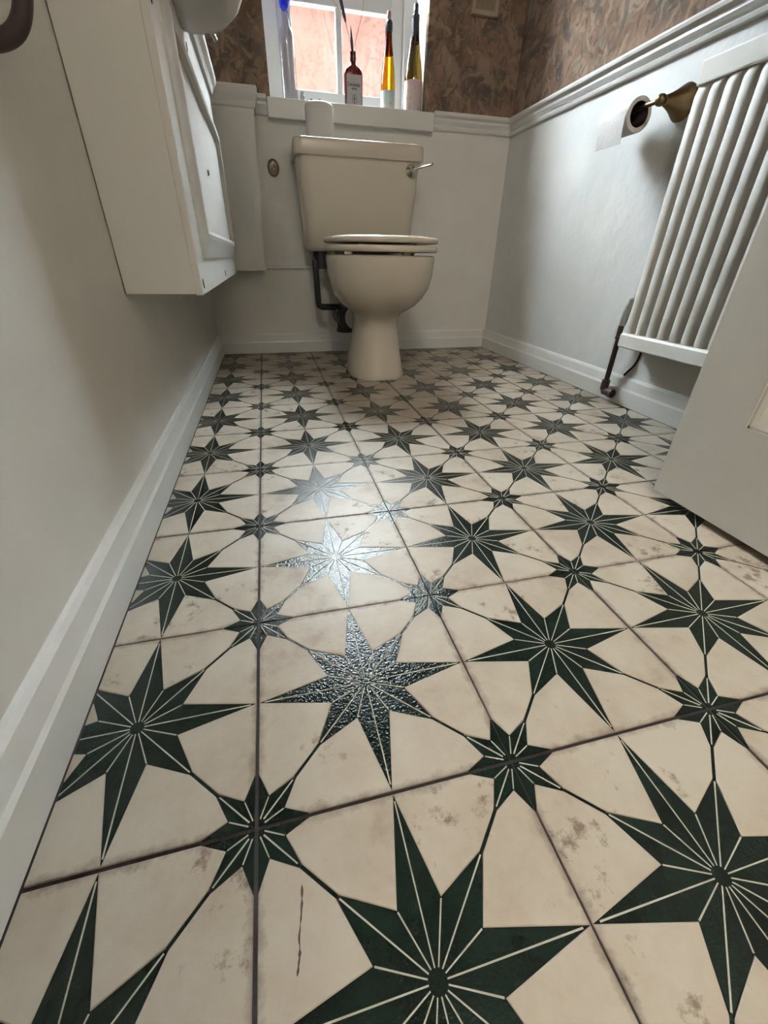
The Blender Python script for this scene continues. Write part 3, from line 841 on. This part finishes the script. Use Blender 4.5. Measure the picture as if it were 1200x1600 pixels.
# ---------------------------------------------------------------- radiator
ra = thing('radiator', (1.09, .5, .175), 'white ribbed panel radiator on the right wall behind the door', 'radiator')
RY0, RY1 = .05, .940
MB().box((1.072, RY0, .185), (1.100, RY1, .772), .003).build('back_panel', 'radiator_white', ra)
MB().box((1.0585, RY0, .734), (1.0715, RY1, .778), .004).build('top_header', 'radiator_white', ra)
MB().prof([(1.073, RY0, .174), (1.056, RY0, .174), (1.0515, RY0, .178), (1.0515, RY0, .208), (1.055, RY0, .2125), (1.073, RY0, .2145)], (0, RY0, 0), (0, RY1, 0)).build('bottom_header', 'radiator_white', ra)
pitch = .0388
nr = int((RY1 - RY0) / pitch)
ribm = None
for k in range(nr):
    yc = RY1 - .0165 - k * pitch
    if yc < RY0 + .01: break
    if ribm is None:
        rg = []
        for z, s_ in ((.213, .75), (.228, 1.0), (.716, 1.0), (.734, .55)):
            rg.append([(1.0725 - s_ * .0145 * max(0, math.sin(math.pi * i / 10)) ** .42, yc + .0155 * math.cos(math.pi * i / 10), z) for i in range(11)] + [(1.0735, yc - .0155, z), (1.0735, yc + .0155, z)])
        r0 = MB().loft(rg).build('rib', 'radiator_white', ra, smooth=True, sharp=45); ribm = (r0, yc)
    else:
        o = r0.copy(); C.objects.link(o); o.parent = ra; o.location = (0, yc - ribm[1], 0)
for y in (.85, .15):
    MB().box((1.100, y - .02, .60), (1.1215, y + .02, .72), .002).build('wall_fixing', 'radiator_white', ra)

rp = thing('radiator_pipe', (1.09, .97, .03), 'brown radiator tail pipe with flaking white paint beside the radiator', 'pipe')
PX, PY = 1.0885, .985
b = MB(); b.tube([(PX, PY, .052), (PX, PY, .19)], .0078, 16); b.build('pipe', 'bronze', rp, smooth=True)
b = MB(); b.tube([(PX, PY + .001, .19), (PX + .001, PY + .004, .20), (PX + .001, PY + .004, .228)], .0078, 16); b.tube([(PX, PY, .188), (PX, PY, .196)], .0105, 12); b.build('compression_nut', 'bronze', rp, smooth=True)
b = MB(); b.tube([(PX + .002, PY + .004, .225), (PX + .002, PY + .004, .236), (PX + .003, PY + .003, .262), (PX + .004, PY, .284), (PX + .005, PY - .006, .298), (PX + .006, PY - .018, .302), (PX + .006, PY - .031, .302)], [.009, .0105, .0115, .011, .010, .008, .008], 16)
b.build('painted_valve', 'pipe_paint', rp, smooth=True)
b = MB(); b.tube([(PX, PY, .065), (PX, PY, .036)], .0125, 16); b.tube([(PX, PY, .036), (PX - .001, PY - .004, .030), (PX + .003, PY - .034, .030)], .011, 16); b.tube([(PX + .002, PY - .026, .030), (PX + .003, PY - .038, .030)], .0135, 14)
b.build('elbow', 'bronze', rp, smooth=True)
b = MB(); b.tube(spline([(1.1195, .918, .180), (1.1195, .915, .150), (1.1195, .925, .120), (1.1195, .943, .098), (1.1195, .952, .086)], 5), .0032, 8); b.build('dark_shade', 'dark_shade', wr, smooth=True)  # dark strip standing in for the shadow beside a raised plaster edge

# ---------------------------------------------------------------- toilet paper holder on the right wall
ho = thing('toilet_roll_holder', (XR, 1.03, .73), 'aged brass toilet roll holder with bell-shaped wall mount beside the radiator', 'holder')
HX, HY, HZ = 1.050, 1.030, .732
MB().lathe([(0, 0), (.036, 0), (.037, -.006), (.033, -.013), (.025, -.026), (.017, -.042), (.012, -.055), (.010, -.062), (0, -.062)], (XR, HY, HZ), 32, 'x').build('wall_mount', 'brass', ho, smooth=True)
b = MB(); b.lathe([(0, -.013), (.006, -.0115), (.0105, -.0075), (.0125, 0), (.0105, .0075), (.006, .0115), (0, .013)], (HX, HY, HZ), 20, 'y'); b.build('ball', 'brass', ho, smooth=True)
b = MB(); b.tube([(HX, HY + .008, HZ), (HX, HY + .03, HZ), (HX, 1.225, HZ)], .0052, 14); b.build('arm', 'brass', ho, smooth=True)
hr = thing('hanging_toilet_roll', (1.050, 1.145, .72), 'nearly finished toilet roll hanging on the brass holder', 'toilet roll')
rr, rc, rz = .037, .0265, HZ - .0125
n = 40
def rring(r, y): return [(HX + r * math.cos(2 * math.pi * i / n), y, rz + r * math.sin(2 * math.pi * i / n)) for i in range(n)]
b = MB().loft([rring(rc, 1.095), rring(rr - .001, 1.095), rring(rr, 1.097), rring(rr, 1.203), rring(rr - .001, 1.205), rring(rc, 1.205)], False, False)
b.build('paper', 'paper', hr, smooth=True)
b = MB().loft([rring(rc - .0006, 1.0952), rring(rc - .0006, 1.2048)], False, False); b.build('card_core', 'card_core', hr, smooth=True)
fp_ = []
for i in range(9):
    a = math.radians(180 + 6 * i) if i < 6 else None
    fp_.append((HX - (rr + .0008) * math.cos(math.radians(4 * i)) , rz - i * .0075))
b = MB().prof([(x, 1.100, z) for x, z in fp_] + [(x + .0007, 1.100, z) for x, z in reversed(fp_)], (0, 1.100, 0), (0, 1.203, 0))
b.build('paper_tail', 'paper', hr, smooth=True)

# ---------------------------------------------------------------- bottles on the window sill
SZ = .8778
def hollow(prof, wall=.0022):
    return prof
def bottle(name, x, y, prof, glassmat, label, extra=None, lab=None, labmat=None):
    o = thing(name, (x, y, SZ), label, 'bottle', 'bottles on the window sill')
    MB().lathe([(r, h) for r, h in prof], (x, y, SZ), 32).build('glass', glassmat, o, smooth=True, sharp=50)
    if lab:
        z0, z1, r = lab
        bb = MB().lathe([(r, z0), (r, z1)], (x, y, SZ), 32); bb.f = bb.f[:-2]
        bb.build('paper_label', labmat, o, smooth=True)
    for (nm, pr2, mt2) in (extra or []):
        MB().lathe(pr2, (x, y, SZ), 24).build(nm, mt2, o, smooth=True, sharp=50)
    return o
flute = [(0, 0), (.0255, 0), (.0275, .003), (.0275, .075), (.0265, .10), (.023, .13), (.0175, .16), (.0135, .19), (.0118, .215), (.0115, .235), (.0128, .238), (.0128, .246), (.0105, .247), (0, .247)]
bottle('wine_bottle', .6005, 2.0, flute, 'amber_glass', 'slim amber wine bottle with pale blue label on the sill',
       [('neck_sleeve', [(.0126, .163), (.0178, .163), (.0140, .19), (.0122, .215), (.0120, .224), (0.0115, .224)], 'brown_glass'), ('wax_collar', [(0, .222), (.0130, .222), (.0138, .228), (.0136, .246), (.0105, .252), (0, .252)], 'capsule'), ('candle_stub', [(0, .252), (.0078, .252), (.0078, .272), (.006, .275), (0, .275)], 'candle')],
       (.004, .062, .0279), 'label_blue')
fl2 = [(r * 1.27 if h < .2 else r * 1.12, h * 1.09) for r, h in flute]
bottle('wine_bottle', .700, 1.992, fl2, 'olive_glass', 'taller dark olive wine bottle with pink label at the right of the sill',
       [('neck_capsule', [(0, .200), (.0162, .200), (.0158, .225), (.0140, .250), (.0146, .262), (.0140, .272), (0, .273)], 'capsule'), ('candle_stub', [(0, .273), (.0088, .273), (.0088, .297), (.007, .300), (0, .300)], 'capsule')],
       (.004, .095, .0354), 'label_pink')
tall = [(0, 0), (.0245, 0), (.0265, .004), (.0265, .165), (.0255, .18), (.0205, .197), (.0145, .206), (.0125, .225), (.0122, .252), (.0140, .254), (.0140, .260), (0, .260)]
bottle('clear_bottle', .226, 2.01, tall, 'clear_glass', 'tall clear bottle with bright blue stopper at the left of the sill',
       [('blue_stopper', [(0, .243), (.010, .244), (.0165, .252), (.0195, .268), (.0200, .300), (.0180, .318), (.0110, .328), (0, .332)], 'blue_glass')])
# flat square-shouldered spirit bottle
gb = thing('spirit_bottle', (.4645, 2.0, SZ), 'flat red-brown spirit bottle with grey label holding dark stems', 'bottle', 'bottles on the window sill')
gx, gy = .4645, 2.0
rg = [rrect(gx - hw, gx + hw, gy - hd, gy + hd, SZ + z, r, 5) for (z, hw, hd, r) in ((0, .031, .014, .010), (.003, .0335, .016, .011), (.098, .0345, .016, .011), (.108, .0325, .0155, .011), (.116, .026, .0145, .011), (.121, .0165, .012, .0095), (.125, .0115, .0112, .0095), (.134, .0095, .0095, .009))]
MB().loft(rg).build('glass', 'brown_glass', gb, smooth=True, sharp=50)
MB().lathe([(.0098, .130), (.0112, .136), (.0118, .144), (.0100, .151), (.0112, .154), (.0112, .159), (.0085, .160), (.006, .150)], (gx, gy, SZ), 22).build('neck_ring', 'brown_glass', gb, smooth=True)
MB().box((gx - .0285, gy - .0172, SZ + .006), (gx + .0285, gy - .0163, SZ + .096), .0003).build('paper_label', 'label_grey', gb)
b = MB()
rnd = random.Random(3)
xx = gx - .0245
b.box((xx, gy - .0176, SZ + .063), (xx + .0022, gy - .0171, SZ + .076)); b.box((xx, gy - .0176, SZ + .063), (xx + .005, gy - .0171, SZ + .065)); xx += .0065
while xx < gx + .022:
    w_ = rnd.uniform(.0018, .0032); h_ = rnd.uniform(.006, .0085)
    b.box((xx, gy - .0176, SZ + .064 - .002 * (xx - gx + .02) / .04), (xx + w_, gy - .0171, SZ + .064 + h_)); xx += w_ + .0012
xx = gx - .010
while xx < gx + .010:
    w_ = rnd.uniform(.0018, .003); b.box((xx, gy - .0176, SZ + .054), (xx + w_, gy - .0171, SZ + .0595)); xx += w_ + .001
pts = [(gx + .009 * math.cos(a * math.pi / 12), gy - .0173, SZ + .028 + .013 * math.sin(a * math.pi / 12)) for a in range(25)]
b.tube(pts, .0008, 6, False)
b.box((gx - .0015, gy - .0176, SZ + .018), (gx + .0015, gy - .0171, SZ + .038)); b.box((gx - .006, gy - .0176, SZ + .028), (gx + .006, gy - .0171, SZ + .030))
b.build('printed_lettering', 'print', gb)
# stems in the spirit bottle
def stem(label, ctrl, bud=None):
    o = thing('dried_stem', ctrl[0], label, 'stem', 'stems in the spirit bottle')
    MB().tube(spline(ctrl, 6), .0009, 6).build('stalk', 'stem', o, smooth=True)
    if bud:
        a, c_, r_ = bud
        a, c_ = Vector(a), Vector(c_)
        MB().tube([a, a.lerp(c_, .12), a.lerp(c_, .4), a.lerp(c_, .75), c_], [r_ * .45, r_ * .9, r_, r_ * .6, .0004], 10).build('bud', 'feather', o, smooth=True)
nz = SZ + .150
stem('thin stem with short dark purple bud rising straight from the brown bottle', [(gx, gy, SZ + .02), (gx, gy, nz), (gx - .003, gy, nz + .012)], ((gx - .001, gy, nz + .004), (gx - .007, gy, nz + .078), .0052))
stem('leaning stem with long dark purple bud at the top edge of the photo', [(gx - .002, gy, SZ + .02), (gx - .004, gy, nz), (gx - .022, gy, nz + .075), (gx - .034, gy, nz + .11)], ((gx - .025, gy, nz + .083), (gx - .060, gy, nz + .20), .0062))
stem('bare thin stem curving left from the brown bottle', [(gx - .003, gy + .002, SZ + .02), (gx - .004, gy + .002, nz), (gx - .030, gy + .002, nz + .09), (gx - .085, gy + .002, nz + .15), (gx - .12, gy + .002, nz + .22)])
stem('bare thin stem curving right from the brown bottle', [(gx + .003, gy, SZ + .02), (gx + .004, gy, nz), (gx + .018, gy, nz + .06), (gx + .038, gy, nz + .12), (gx + .042, gy, nz + .22)])
# little things on the sill
vi = MB().lathe([(0, 0), (.0075, 0), (.008, .002), (.008, .016), (.006, .020), (.0055, .024), (0, .024)], (.262, 1.942, SZ), 18).build('glass_vial', 'clear_glass', smooth=True, sharp=50)
tag(vi, 'tiny clear glass vial beside the tall clear bottle', 'vial')
for x, r_, lb in ((.295, .0055, 'tiny grey pebble on the sill, the left of two'), (.326, .0065, 'tiny grey pebble on the sill, the right of two')):
    bm = bmesh.new(); bmesh.ops.create_icosphere(bm, subdivisions=2, radius=1)
    o = MB().bm(bm, Matrix.Translation((x, 1.937, SZ + r_ * .75)) @ Matrix.Diagonal((r_, r_ * .8, r_ * .75, 1))).build('pebble', 'pebble', smooth=True)
    tag(o, lb, 'pebble', 'pebbles on the sill')
